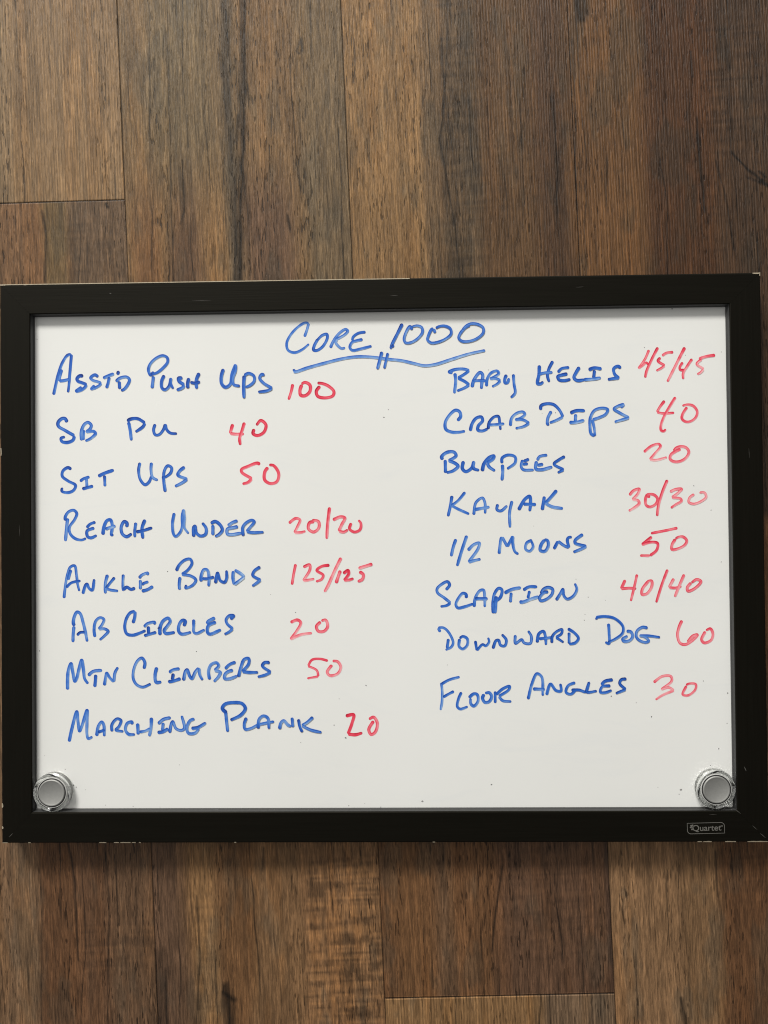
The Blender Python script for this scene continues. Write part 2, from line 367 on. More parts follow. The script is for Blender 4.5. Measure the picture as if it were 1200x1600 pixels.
rr = node(nt, 'ShaderNodeMapRange'); setin(rr, From_Min=.3, From_Max=.7, To_Min=.12, To_Max=.28); nt.links.new(n2.outputs[0], rr.inputs[0]); nt.links.new(rr.outputs[0], p.inputs['Roughness'])
bp = node(nt, 'ShaderNodeBump'); setin(bp, Strength=.05, Distance=.001); nt.links.new(n1.outputs[0], bp.inputs['Height']); nt.links.new(bp.outputs[0], p.inputs['Normal'])

m_frame, nt, p = mat('black_laminate')
tc = node(nt, 'ShaderNodeTexCoord'); mp = node(nt, 'ShaderNodeMapping'); mp.inputs['Scale'].default_value = (6, 260, 260)
nt.links.new(tc.outputs['Object'], mp.inputs[0])
n1 = node(nt, 'ShaderNodeTexNoise'); setin(n1, Scale=3.0, Detail=4.0, Roughness=.6); nt.links.new(mp.outputs[0], n1.inputs['Vector'])
mx = node(nt, 'ShaderNodeMix', data_type='RGBA'); mx.inputs[6].default_value = (.0018, .0015, .0009, 1); mx.inputs[7].default_value = (.0040, .0034, .0022, 1)
nt.links.new(n1.outputs[0], mx.inputs[0]); nt.links.new(mx.outputs[2], p.inputs['Base Color'])
rr = node(nt, 'ShaderNodeMapRange'); setin(rr, To_Min=.42, To_Max=.62); nt.links.new(n1.outputs[0], rr.inputs[0]); nt.links.new(rr.outputs[0], p.inputs['Roughness'])
bp = node(nt, 'ShaderNodeBump'); setin(bp, Strength=.25, Distance=.0003); nt.links.new(n1.outputs[0], bp.inputs['Height']); nt.links.new(bp.outputs[0], p.inputs['Normal'])
p.inputs['Specular IOR Level'].default_value = .13; p.inputs['Specular Tint'].default_value = (1, .95, .78, 1)

m_groove, nt, p = mat('dark_grey_liner'); setin(p, Roughness=.4); p.inputs['Base Color'].default_value = (.042, .042, .042, 1); p.inputs['Specular IOR Level'].default_value = .3
m_chip_highlight, nt, p = mat('fibreboard_and_highlight'); setin(p, Roughness=.9)  # worn edges, and the highlight painted along the top rail's bevel
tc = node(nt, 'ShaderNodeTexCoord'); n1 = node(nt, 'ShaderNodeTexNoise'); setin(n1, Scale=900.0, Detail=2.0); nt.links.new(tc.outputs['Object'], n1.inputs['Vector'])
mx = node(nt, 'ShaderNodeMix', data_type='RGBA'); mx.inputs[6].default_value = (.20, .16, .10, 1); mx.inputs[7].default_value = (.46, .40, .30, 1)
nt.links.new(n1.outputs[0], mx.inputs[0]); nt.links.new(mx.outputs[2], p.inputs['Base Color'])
m_logo, nt, p = mat('grey_print'); setin(p, Roughness=.6); p.inputs['Base Color'].default_value = (.13, .125, .11, 1)
m_speck, nt, p = mat('dried_ink_speck'); setin(p, Roughness=.7)
oi = node(nt, 'ShaderNodeAttribute', attribute_name='ink'); nt.links.new(oi.outputs['Color'], p.inputs['Base Color'])

def ink_mat(name):
    m, nt, p = mat(name); setin(p, Roughness=.35); p.inputs['Specular IOR Level'].default_value = .35
    a_ = node(nt, 'ShaderNodeAttribute', attribute_name='ink')
    nt.links.new(a_.outputs['Color'], p.inputs['Base Color'])
    return m
m_blue = ink_mat('blue_marker_ink'); m_red = ink_mat('red_marker_ink')

# ------------------------------------------------------------------ the whiteboard (23 x 17 inch)
TOP, PAN = 0.020, 0.0136
HW, HH, RAIL = 0.292, 0.2155, 0.0236
board = thing('whiteboard', 'black framed dry erase whiteboard with blue and red handwriting lying on the wood floor', 'whiteboard')
IW, IH = HW - RAIL, HH - RAIL
panel = None
bm = bmesh.new()
ew, eh = IW + .006, IH + .006
bmesh.ops.create_cube(bm, size=1.0, matrix=Matrix.Translation((0, 0, PAN - .0025)) @ Matrix.Diagonal((2 * ew, 2 * eh, .005, 1)))
panel = bm_obj('writing_panel', bm, m_white, board, label='white glossy steel writing surface')

def rail(side):
    """one mitred rail: profile swept between two mitre planes"""
    # profile: (distance inwards from the outer edge, height)
    b = .0011
    prof = [(0.0002, .0), (0.0, TOP - b), (.0003, TOP - .0004), (b, TOP), (RAIL - .0007, TOP), (RAIL - .0002, TOP - .0003), (RAIL, TOP - .0009), (RAIL + .0003, PAN + .0020), (RAIL + .0006, PAN + .0016), (RAIL + .0007, PAN + .00005), (RAIL - .001, PAN + .00005)]
    prof = prof + [(RAIL - .001, .0)]
    n = len(prof); g = .00006                      # hairline at the mitre
    hor = side in 'tb'
    N = 40
    vs, fs, mi = [], [], []
    for i in range(N + 1):
        t = i / N
        for (d, z) in prof:
            if hor:
                half = HW - d - g; x = -half + 2 * half * t; y = (HH - d)
            else:
                half = HH - d - g; x = -half + 2 * half * t; y = (HW - d)
            dz = 0.0
            vs.append((x, y, z + dz))
    for i in range(N):
        for j in range(n - 1):
            fs.append((i * n + j, i * n + j + 1, (i + 1) * n + j + 1, (i + 1) * n + j)); mi.append(1 if j in (6, 7, 8, 9) else 0)
    fs.append(tuple(range(n))); mi.append(0); fs.append(tuple(N * n + j for j in reversed(range(n)))); mi.append(0)
    rot = {'t': 0, 'b': math.pi, 'l': math.pi / 2, 'r': -math.pi / 2}[side]
    return vs, fs, mi, rot
rails = {}
for s in 'tblr':
    vs, fs, mi, rot = rail(s)
    o = obj('frame_rail', vs, fs, [m_frame, m_groove, m_chip_highlight], board)
    o.rotation_euler = (0, 0, rot)
    o.data.polygons.foreach_set('material_index', mi)
    bmx = bmesh.new(); bmx.from_mesh(o.data); bmesh.ops.recalc_face_normals(bmx, faces=bmx.faces); bmx.to_mesh(o.data); bmx.free()
    rails[s] = o

# bare fibreboard where the black laminate has worn off the outer edges (sliver flakes on the bevel), plus a painted bevel highlight on the top rail
def chips_and_highlight(side, runs):
    """runs of wear or painted edge highlight along a rail, in metres along the rail's own x"""
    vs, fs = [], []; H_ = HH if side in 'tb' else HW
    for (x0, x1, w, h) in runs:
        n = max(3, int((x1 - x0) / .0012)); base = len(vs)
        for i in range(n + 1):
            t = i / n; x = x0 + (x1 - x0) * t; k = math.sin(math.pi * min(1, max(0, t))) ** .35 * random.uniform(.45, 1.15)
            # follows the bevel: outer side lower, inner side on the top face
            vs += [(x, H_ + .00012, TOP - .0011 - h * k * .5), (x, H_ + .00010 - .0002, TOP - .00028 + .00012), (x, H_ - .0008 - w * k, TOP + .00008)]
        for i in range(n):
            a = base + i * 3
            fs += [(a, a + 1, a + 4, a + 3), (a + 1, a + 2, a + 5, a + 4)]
    o = rails[side]; b = bmesh.new(); b.from_mesh(o.data)              # wear and painted highlight are part of the rail's own surface
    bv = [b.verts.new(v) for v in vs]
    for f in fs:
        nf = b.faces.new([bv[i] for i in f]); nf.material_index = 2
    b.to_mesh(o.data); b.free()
def rx(px, side):                                 # photo x (or y) along a rail -> rail x
    if side == 't': return float(on_plane(px, 437, TOP)[0])
    if side == 'b': return -float(on_plane(px, 1316, TOP)[0])
    if side == 'l': return float(on_plane(1, px, TOP)[1])
    return -float(on_plane(1195, px, TOP)[1])
def runs(side, lst, w, h):
    r = []
    for a, b in lst:
        x0, x1 = sorted((rx(a, side), rx(b, side))); r.append((x0, x1, w, h))
    return r
chips_and_highlight('t', runs('t', [(-2, 10), (36, 44)], .0004, .0006) + runs('t', [(8, 640)], .00002, .0004) + runs('t', [(1176, 1187)], .0003, .0006))  # long thin run: lit bevel highlight painted in together with the wear
chips_and_highlight('b', runs('b', [(155, 166), (178, 186), (188, 204), (206, 212), (217, 220), (4, 12), (44, 48), (1090, 1097), (676, 680), (366, 369)], .0001, .0005) + runs('b', [(1133, 1150), (1099, 1112), (1168, 1200)], .0002, .0008))
chips_and_highlight('l', runs('l', [(1255, 1262), (1291, 1295)], .0008, .001) + runs('l', [(700, 712)], .0003, .0006))
chips_and_highlight('r', runs('r', [(425, 431)], .0004, .001))

def scratches(side, lst):
    """pale hairline scuffs on the rail's top face, photo pixels"""
    o = rails[side]; b = bmesh.new(); b.from_mesh(o.data); inv = o.matrix_basis.inverted()
    for (x0, y0, x1, y1, w) in lst:
        p0, p1 = on_plane(x0, y0, TOP), on_plane(x1, y1, TOP); d = p1 - p0; nn = np.array([-d[1], d[0]]) / np.hypot(*d) * w
        q = [p0 + nn * .3, p0 - nn * .3, (p0 + p1) / 2 - nn, p1 - nn * .2, p1 + nn * .2, (p0 + p1) / 2 + nn]
        f = b.faces.new([b.verts.new(inv @ Vector((v[0], v[1], TOP + .00004))) for v in q]); f.material_index = 3
    b.to_mesh(o.data); b.free()
m_scuff, nt, p = mat('scuffed_laminate'); setin(p, Roughness=.7); p.inputs['Base Color'].default_value = (.075, .07, .06, 1)
for s in 'tblr': rails[s].data.materials.append(m_scuff)
bpy.context.view_layer.update()
scratches('b', [(1147.6, 1263.6, 1157.5, 1271.5, .00022), (1176, 1290, 1183, 1296.5, .00016), (1188, 1302, 1196, 1309, .0002), (1120, 1273, 1108, 1272.4, .0001)])
scratches('t', [(171, 458, 174, 459, .0003), (610, 462, 622, 461.6, .00012), (900, 449, 912, 448, .0001), (300, 470, 330, 469.4, .0001)])
scratches('r', [(1163, 1198, 1166, 1205, .0003), (1170, 700, 1171, 716, .0001)])
scratches('l', [(20, 1302, 14, 1308, .0002), (30, 820, 30.6, 838, .0001)])
# maker's mark printed at the right of the bottom rail
def flat_text(body, px, py, size, ang, name, parent, label):
    cu = bpy.data.curves.new(name, 'FONT'); cu.body = body; cu.size = size; cu.align_x = 'CENTER'; cu.align_y = 'CENTER'
    cu.extrude = 0.0; cu.offset = .00006
    to = bpy.data.objects.new(name, cu); C.objects.link(to)
    dg = bpy.context.evaluated_depsgraph_get(); me = bpy.data.meshes.new_from_object(to.evaluated_get(dg))
    bpy.data.objects.remove(to); 
    return me
q = on_plane(1103, 1294, TOP)
me_t = flat_text('Quartet', 0, 0, .0088, 0, 'printed_mark', None, '')
vs = [(v.co.x * .98, v.co.y, 0) for v in me_t.vertices]; fs = [tuple(f.vertices) for f in me_t.polygons]
cw = max(v[0] for v in vs) - min(v[0] for v in vs); sc_ = (44 * .000488) / cw
vs = [(x * sc_ + .0006, y * sc_ * .95, 0) for x, y, z in vs]
def ribbon_flat(pts, w, closed=True):
    n = len(pts); base = len(vs)
    for i in range(n):
        p0 = Vector(pts[i - 1]); p1 = Vector(pts[i]); p2 = Vector(pts[(i + 1) % n])
        t = ((p2 - p1).normalized() + (p1 - p0).normalized()); t = t.normalized() if t.length > 1e-9 else (p2 - p1).normalized()
        nn = Vector((-t.y, t.x)); 
        vs.append((p1.x + nn.x * w / 2, p1.y + nn.y * w / 2, 0)); vs.append((p1.x - nn.x * w / 2, p1.y - nn.y * w / 2, 0))
    for i in range(n):
        a = base + 2 * i; b = base + 2 * ((i + 1) % n); fs.append((a, a + 1, b + 1, b))
s_ = .000488; bw, bh, cr_ = 28.5 * s_, 8.2 * s_, 5.5 * s_
pts = [(-bw, bh)]
for i in range(9):
    t = math.pi / 2 * (1 - i / 8); pts.append((bw - cr_ + cr_ * math.cos(t), bh - cr_ + cr_ * math.sin(t)))
pts += [(bw, -bh)]
for i in range(9):
    t = -math.pi / 2 - math.pi / 2 * i / 8; pts.append((-bw + cr_ + cr_ * math.cos(t), -bh + cr_ + cr_ * math.sin(t)))
ribbon_flat(pts, .00042)
for (dx, dy, r) in ((-22.5, 4.2, 1.5), (-20.2, 5.0, 1.2), (-20.8, 1.6, 1.7), (-23.8, 1.6, 1.0), (-21.5, -1.4, 1.3), (-19.8, 3.0, .9), (23.5, 2.8, .9), (25.2, 2.8, .9)):
    b0 = len(vs); vs += [((dx + r * math.cos(i)) * s_, (dy + r * math.sin(i)) * s_, 0) for i in np.linspace(0, 2 * math.pi, 8, endpoint=False)]; fs.append(tuple(range(b0, b0 + 8)))
a_ = math.radians(1.3)
wv_ = [(q[0] + x * math.cos(a_) - y * math.sin(a_), q[1] + x * math.sin(a_) + y * math.cos(a_), TOP + .00004) for x, y, z in vs]
obj('printed_mark', [(-x, -y, z) for x, y, z in wv_], fs, m_logo, rails['b'], label='small grey printed maker mark in an outlined badge')

# ------------------------------------------------------------------ handwriting: pen strokes traced on the panel
# each entry: (part name, words, colour, list of (ox, oy, scale, strokes)); a point with ! is a sharp turn of the pen
T = []
def W(name, words, colr_, *groups, d=0.0, w=5.3): T.append((name, words, colr_, groups, d, w))
W('heading', 'CORE 1000, underlined', 'b',
  (440, 495, 7.5, "268,235 298,150 318,75! 270,72 180,130 100,220 60,310 75,390 150,420 240,385 322,318|425,260 382,340 375,388 410,395 480,350 535,250 530,205 480,215 415,275|570,365 610,280 680,190 750,147 775,165 745,205 650,262! 635,300 665,345 705,372 745,362|985,178 900,192 840,235 825,280|950,265 880,280 825,300 800,360 830,393 920,378 1055,343"),
  (0, 0, 1, "460.7,577 458.5,580.5! 462,581 480,575 507,567.5 533,561 557,557.5 580,558 608,561.5 627,563.5 647,568 663,571.5 680,569.5 707,561 733,553 758,547.5|596.7,549.5 593.5,562 589.5,577|606,551.5 603.5,562 600.3,576"),
  (600, 495, 7.5, "215,80 160,190 95,320 75,375|110,325 95,360|325,155 315,120 300,115 250,200 235,270 255,305 320,300 400,250 450,180 440,125 390,105 330,115|600,190 580,142! 560,145 520,220 510,270 550,305 620,300 720,260 785,200 775,140 710,108 640,115 605,135|1005,100 960,120 890,200 875,250 910,285 980,290 1080,260 1160,190 1160,130 1100,90 1020,82 960,108 920,150"), w=5.0)
W('exercise_name', "ASST'D PUSH UPS", 'b',
  (75, 545, 7.5, "65,540 85,450 120,300 170,160 230,75 275,65! 268,150 255,300 245,430 235,512|160,240 135,340 130,378! 190,372 250,355|415,318 370,318 340,350 350,378 400,398 455,420! 430,455 385,485 335,495 395,445|590,330 550,305 500,340 525,368 580,385 625,402! 600,432 510,470 545,425|645,345 700,320 775,292|718,330 705,400 685,462|828,258 815,305|835,380 840,472|795,385 840,345 920,330 955,360 935,420 890,475 855,490"),
  (220, 545, 7.5, "155,270! 115,305 90,250 110,180 180,110 260,80 310,105 315,155 270,215 190,280 120,302|148,320 140,400 132,463|275,308 245,380 250,460 285,480 330,440 355,340! 348,400 380,468|490,345 445,345 448,378 510,422! 490,455 420,485|565,342 550,400 552,465|685,282 650,370 655,470|580,392 640,402 695,385"),
  (330, 560, 6, "115,98 95,170 100,240 135,270 180,240 195,150 230,55! 225,120 202,190 212,245 270,260|310,160 305,250 308,375|310,160 350,140 400,165 402,215 360,255 322,270|500,160 475,150 455,185 490,230 572,280! 530,302 440,315"), d=.08)
W('repetition_count', '100', 'r', (330, 560, 6, "765,240 750,310 725,388|850,245 832,300 840,345 880,350 925,310 925,250 880,225 845,240|1020,258 985,310 1000,355 1070,370 1140,350 1150,310 1100,260 1040,235 995,230"))
W('exercise_name', 'SB PU', 'b', (80, 640, 6, "150,120 130,85 100,85 65,120 68,155 130,195 218,245! 205,285 150,308 100,298 93,268 130,255|305,190 302,285|285,290 282,210 310,140 345,120 375,145 365,180 325,210! 400,205 415,225 370,270 320,295|725,115 740,190 752,290|712,110 740,90 810,85 880,125! 860,160 790,210|975,135 960,190 975,235 1010,235 1050,190 1070,135! 1085,190 1120,220 1180,225"))
W('repetition_count', '40', 'r', (340, 640, 4, "95,90 78,150! 120,154 165,152|168,80 150,140 138,180 142,222|228,120 222,150 250,162 290,140 302,95 270,68 242,98"))
W('exercise_name', 'SIT UPS', 'b', (60, 690, 3, "155,130 138,122 115,138 112,162 140,185 174,205 165,228 138,239 110,232 112,215|195,187 210,175 240,165|225,172 228,215|205,222 228,216 257,208|280,163 310,148 354,133|310,158 312,210"),
  (180, 700, 7.5, "290,170 275,260 295,370 350,430 395,400 425,330|425,170 420,260 440,345 500,378|587,515 570,400 575,270 615,208 660,230 650,290 580,348|562,325 575,420 590,510|815,220 755,270 735,315 845,365! 780,410 700,450"))
W('repetition_count', '50', 'r', (340, 640, 4, "265,345 250,335 190,355 150,375 152,392 215,432! 190,455 155,465|315,360 295,390 295,440 330,462 370,450 382,400 350,350 322,345"))
W('exercise_name', 'REACH UNDER', 'b',
  (90, 785, 7.5, "118,185 105,300 92,455|92,215 90,170 130,110 190,92 225,130 200,200 140,290 145,360 200,420 280,440 335,420|445,230 380,255 340,298|432,300 380,315 345,335 352,400 390,415 460,385|530,380 545,280 580,212 620,205 642,280 632,380 655,375|560,315 610,295 680,275|810,290 812,240 780,225 745,290 760,370 810,400 870,365|917,235 905,330 905,408|1025,200 990,300 1000,425|920,345 1000,330 1110,295"),
  (260, 780, 7.5, "92,160 72,280 85,410 110,435 160,390 185,320 185,200 203,118! 212,220 212,330 260,402|320,440 320,330 335,315 350,390 400,430 458,410 465,340 420,275|545,300 545,420|520,285 570,260 630,300 655,360 620,410 570,438|835,250 770,275 720,312|840,320 770,335 715,350 715,405 760,415 880,395|900,430 895,330 930,280 1000,245 1030,262 980,330 940,378! 1000,390 1140,385"), d=.05)
W('repetition_count', '20/20', 'r', (340, 780, 4, "445,150 490,120 515,130 500,170 480,210! 520,208 550,200|605,140 575,147 568,185 600,205 632,180 630,140 590,130|700,50 688,150 682,248|720,130 770,110 795,118 775,160 757,200! 790,205 815,190|835,148 825,185 855,205 890,190 895,150 880,130"), d=-.05)
W('exercise_name', 'ANKLE BANDS', 'b',
  (90, 870, 7.5, "75,485 90,350 110,230 150,120 200,105 220,200 235,320 255,402|155,150 122,270|100,360 160,305 270,280|295,435 330,330 345,320 370,370 405,390 430,260|585,208 560,310 560,430|670,240 620,300 565,370! 620,388 710,400|770,205 765,300 768,400|768,388 810,355 860,380 910,365|955,252 985,215 1055,190 1050,215|985,328 1010,310 1065,290|970,270 970,380|985,402 1050,385 1120,345"),
  (260, 860, 7.5, "115,240 150,170 220,110 280,102 300,150 250,230 180,280! 290,300 345,345 310,405 225,440 235,402|160,310 150,400 155,460|405,365 410,290 440,225 480,230 500,320 495,420|420,330 480,330 560,310|575,385 590,290 600,265 630,350 680,372 705,330 705,232|785,240 780,320 795,400! 850,360 915,310! 870,270 800,228|1100,190 1030,240 1012,290 1050,320 1105,345! 1060,380 1005,418"), d=-.03, w=5.0)
W('repetition_count', '125/125', 'r', (340, 780, 4, "488,405 475,470 465,535|535,425 575,410 577,440 535,510! 570,505 605,498|700,412 650,420 620,445 660,475 650,500 615,515|772,365 730,450 690,540 668,580|768,445 755,480 740,525|785,465 815,445 820,465 790,508! 820,505 850,495|968,405 920,420 880,432|885,452 910,470 905,500 875,515"))
W('exercise_name', 'AB CIRCLES', 'b',
  (105, 945, 7.5, "95,240 75,225 80,150 115,85 150,100 190,220 220,350 235,432|80,250 70,350 68,438|115,358 150,325 205,320|325,378 315,290 335,190 385,150 430,170 410,230 368,285! 440,282 480,310 440,360 380,412|308,290 322,305|770,215 790,150 797,75! 740,92 690,170 675,270 700,340 770,355 850,330 920,300|900,260 940,220 1025,205 1020,232|950,250 955,340|900,362 960,345 1045,320"),
  (220, 945, 7.5, "225,355 225,270 260,190 320,155 345,190 310,250 275,300 290,332 400,322|208,262 214,280|505,250 520,190 490,180 450,230 445,310 480,342 590,320|620,170 620,250 622,318 650,335 750,290|870,150 790,195 780,225|882,200 820,225 790,245 782,320 810,342 940,290|1050,170 1088,128 1040,125 1000,170 1012,220 1080,280! 1030,320 980,345"))
W('repetition_count', '20', 'r', (340, 940, 4, "455,130 500,115 520,132 490,190 455,236! 520,207 590,197|645,125 618,155 630,185 665,185 688,155 675,115 648,120"), d=-.1, w=4.8)
W('exercise_name', 'MTN CLIMBERS', 'b',
  (95, 1015, 7.5, "80,470 80,350 88,250 120,165 140,260 165,370 185,340 215,220 245,125 265,230 280,340 320,400|320,305 380,255 485,242|410,292 405,370 398,438|510,420 525,330 538,275 575,330 622,378! 635,270 670,205|975,225 985,150 950,98 900,130 855,230 850,340 890,410 960,438 1055,400|1125,205 1105,300 1118,380 1180,378"),
  (235, 1015, 6, "175,215 210,190 275,178|215,222 205,285|165,300 210,295 285,270|310,290 330,200 345,188 370,250 390,270 420,210 455,170! 465,240 490,285|555,280 545,200 570,140 620,122 640,150 602,195! 655,212 640,250 595,300|800,115 740,140 700,180|775,190 720,210 698,235 697,270 740,273 815,245|825,255 850,160 880,90 920,82 922,130 862,205! 920,212 1010,212|1120,120 1070,120 1050,150 1128,210! 1080,235 1005,255"))
W('repetition_count', '50', 'r', (340, 940, 4, "690,370 640,358 590,364 565,402! 620,430 630,468! 560,480|715,395 685,440 702,462 750,450 770,410 750,375 718,370"), d=-.08, w=4.6)
W('exercise_name', 'MARCHING PLANK', 'b',
  (95, 1090, 5, "65,345 85,250 125,110 135,190 147,260 165,220 205,100 205,190 205,290 215,320 248,305|280,300 295,220 320,190 335,210 340,302|290,270 345,252|400,265 400,210 440,165 470,178 455,225 432,252 490,265|555,210 555,190 520,200 505,250 530,285 580,288|600,200 605,288|708,155 705,230 692,302|615,268 660,260 700,240|760,205 800,170 860,155|800,195 795,258|755,272 800,265 840,240|850,275 865,200 875,187 900,240 940,255 965,240 945,140|1045,165 1010,180 985,240 1000,278 1050,275 1080,240|1020,240 1070,232 1135,195"),
  (330, 1085, 6, "135,160 145,260 155,350|145,172 105,130 130,90 220,75 290,85 320,130 280,190 180,240|330,215 310,280 320,325 370,318 440,285 590,252|440,320 450,230 490,200 530,220 542,322|640,325 655,265 680,245 720,285 750,300|758,215 766,305|818,230 830,300 855,352|955,210 900,260 850,290! 930,330 1035,355"))
W('repetition_count', '20', 'r', (340, 940, 4, "800,715 850,708 840,760 815,828! 860,832 905,820|975,745 945,800 960,830 985,815 998,760 975,722 945,735"))
W('exercise_name', 'BABY HELIS', 'b',
  (690, 560, 7.5, "155,172 165,260 150,412|130,170 90,158 160,130 260,125 325,142! 260,190 190,230! 270,270 325,310! 270,345 180,382|355,340 380,250 450,165 480,190 472,280 465,358|365,265 430,260 520,262|525,328 535,240 580,170 650,147 670,175 610,220 565,240! 640,237 690,260! 650,300 590,332|760,190 740,240 742,285 770,285 790,230|840,185 848,300 860,405 810,462"),
  (820, 550, 7.5, "170,155 165,260 150,370 190,370 215,345|328,105 280,200 265,280 285,352|150,265 230,245 325,238|520,180 430,195 385,240|500,255 430,270 385,288 400,325 460,335 535,320|640,175 600,240 575,300 610,333 700,325|745,210 810,187 900,198|815,212 805,308|690,325 800,317 890,302|1125,190 1090,167 1040,195 1052,260 1105,305! 1050,310 970,322"))
W('repetition_count', '45/45', 'r', (980, 530, 7.5, "255,125 210,230 130,345! 180,308 225,275 245,300|360,95 290,230 225,380 210,452|540,152 460,162 408,195|390,215 360,252 440,310! 390,345 340,370|675,95 600,240 510,420 470,498|650,270 615,330 622,358 670,362|760,230 700,320 655,400 655,468|1030,187 930,202 838,230|870,235 815,290 895,350! 860,390 820,412"), d=-.12, w=4.7)
W('exercise_name', 'CRAB DIPS', 'b',
  (680, 620, 7.5, "260,282 298,230 285,175 240,157 180,200 118,300 125,380 190,413 280,415 350,402|410,402 430,320 480,250 540,237 555,280 505,340 500,388 550,400 615,375|620,380 632,300 690,235 740,230 755,300 765,388|635,330 720,325 810,315|880,342 895,250 960,190 1030,178 1050,205 1000,250 935,268! 1030,270 1102,310! 1030,350 940,370"),
  (830, 610, 7.5, "110,230 115,180 170,157 260,165 330,230 372,310! 290,352 215,380|235,242 195,320 190,392 210,405|455,265 530,237 630,238|520,277 515,368|445,375 520,375 622,350|745,533 702,508 687,420 692,320 740,235 830,207 895,225 870,280 790,320 715,345! 738,450 745,533|1045,200 1090,160! 1010,187 970,217 1040,265 1145,320! 1060,345 975,370"), d=-.03)
W('repetition_count', '40', 'r', (1000, 610, 10, "385,160 310,260 265,340! 350,360 535,350|555,105 470,240 370,420 325,560 332,625 370,638 405,605|735,260 665,370 655,440 710,488 790,483 870,420 893,330 830,242 740,222 660,240"), d=-.12, w=4.6)
W('exercise_name', 'BURPEES', 'b', (680, 690, 5.4545, "85,155 88,268|65,155 55,130 100,92 160,90 178,120 140,150 112,162! 170,185 195,210 150,250 95,265|240,165 232,230 260,255 310,225 330,165! 325,225 375,246|400,253 415,190 460,135 500,122 495,145 442,182! 460,215 510,250|572,195 575,260 568,332|568,185 570,140 620,114 680,130 680,180 612,233|800,148 752,168|790,187 745,195|745,155 732,210 750,238 840,242|955,114 890,127 868,160|920,192 870,202|862,165 858,232 900,240 998,215|1105,125 1050,157 1012,190 1095,240! 1042,265"))
W('repetition_count', '20', 'r', (1000, 610, 10, "60,965 180,870 290,840 320,870 230,990 152,1080! 250,1090 420,1045|635,915 560,950 480,1010 470,1070 520,1110 620,1110 720,1050 763,960 720,895 640,877 560,900 525,945"), d=-.1, w=4.6)
W('exercise_name', 'KAYAK', 'b', (660, 680, 4, "185,378 175,440 160,508|268,355 222,410 182,440! 230,465 293,493|320,498 335,420 375,392 390,420 392,490|325,465 420,448|470,430 466,465 490,473 530,440|560,410 545,480 547,577|600,468 640,400 670,382 675,430 670,475|630,430 710,433|762,382 748,468|840,343 800,390 767,425! 810,447 878,458"))
W('repetition_count', '30/30', 'r', (970, 750, 7.5, "100,180 150,125 215,107 200,160 135,230! 200,240 215,275 150,330 92,363|345,198 300,190 295,290 340,315 410,280 430,220 390,175 320,167 290,185|545,-2 490,130 440,300 425,422|575,140 640,110 710,107 660,160 597,205! 700,220 710,245 640,290 585,328|860,165 805,210 797,258 850,280 940,250 998,200 980,150 920,147"), d=-.14, w=4.6)
W('exercise_name', '1/2 MOONS', 'b', (680, 820, 4.6154, "150,102 130,160 115,228|228,77 190,190 158,298|235,185 280,142 318,132 310,170 240,270! 280,258 328,247|460,210 475,100 482,87! 520,158! 560,80! 560,140 575,193 600,212|700,110 660,130 652,175 680,190 705,160 695,118|790,107 765,140 757,183 790,190 815,150 808,112 785,107|855,175 885,117! 930,150 965,165! 952,110 960,92 985,87|1065,67 1010,110 1008,130 1090,155! 1050,175 995,197"), d=-.04)
W('repetition_count', '50', 'r', (970, 750, 7.5, "665,562 550,587 352,625|365,665 245,760! 350,728 430,742 420,820 340,888! 225,885|640,690 600,760 600,813 660,808 750,760 772,710 730,667 670,670 640,690"), d=-.05, w=4.8)
W('exercise_name', 'SCAPTION', 'b',
  (670, 890, 7.5, "200,240 243,180 220,142 160,165 97,225 102,270 180,330 255,390! 210,420 135,433|440,335 435,290 400,277 350,330 317,410 340,448 420,435 520,400|530,438 545,330 600,245 640,240 655,330 655,438|540,340 690,342|755,513 750,400 770,280 820,217 855,235 840,320 760,388|790,310 775,513|885,275 970,232 1080,210|965,267 955,383"),
  (770, 890, 7.5, "355,240 420,202 520,200|430,247 410,335|310,375 350,380 440,347 540,315|650,260 600,267 547,330 560,363 620,350 690,290 700,230 650,207 590,230 560,280|740,358 790,280 820,230 830,300 870,343 940,310 983,230 960,160"), d=-.04)
W('repetition_count', '40/40', 'r', (900, 880, 4.6154, "355,120 325,185! 380,180 435,183|440,80 420,170 395,273|520,130 477,190 477,225 510,220 545,170 545,128 512,130|660,45 620,150 578,283|705,110 670,175! 720,178 760,165|780,80 745,160 712,243|830,140 802,175 807,200 850,185 900,132 870,117 832,140"), d=-.05, w=4.8)
W('exercise_name', 'DOWNWARD DOG', 'b',
  (675, 960, 5, "65,138 47,105! 90,105 130,140 165,220 150,255 105,278|128,190 118,265|215,190 212,250 240,270 275,240 275,190 240,172 215,187|338,205 350,282! 395,235 420,245 445,215 438,180|475,268 500,205 520,202 535,240 568,245 580,200 545,155|650,160 652,225 700,197 720,222 768,225 775,170 750,127|820,220 835,150 870,132 885,170 890,238|835,190 935,180|935,223 940,170 975,132 1015,117 1010,150 967,178! 1028,218|1070,140 1070,228|1060,110 1110,142 1143,185 1120,220 1070,233"),
  (920, 940, 5.714, "175,195 180,280 178,372 145,360|75,158 62,140! 140,132 230,150 303,220 300,280 240,330 170,363|335,262 375,270 390,310 360,348 312,352 302,335 345,305|525,235 480,227 430,260 422,310 450,345 510,363 533,350 500,315 450,302! 540,305 635,318"), w=4.9)
W('repetition_count', '60', 'r', (920, 940, 5.714, "832,167 805,230 792,300 815,370 860,383 920,350 968,297 930,305 880,358|1040,265 1007,340 1030,368 1090,345 1108,290 1085,242 1045,257"), d=-.14, w=4.8)
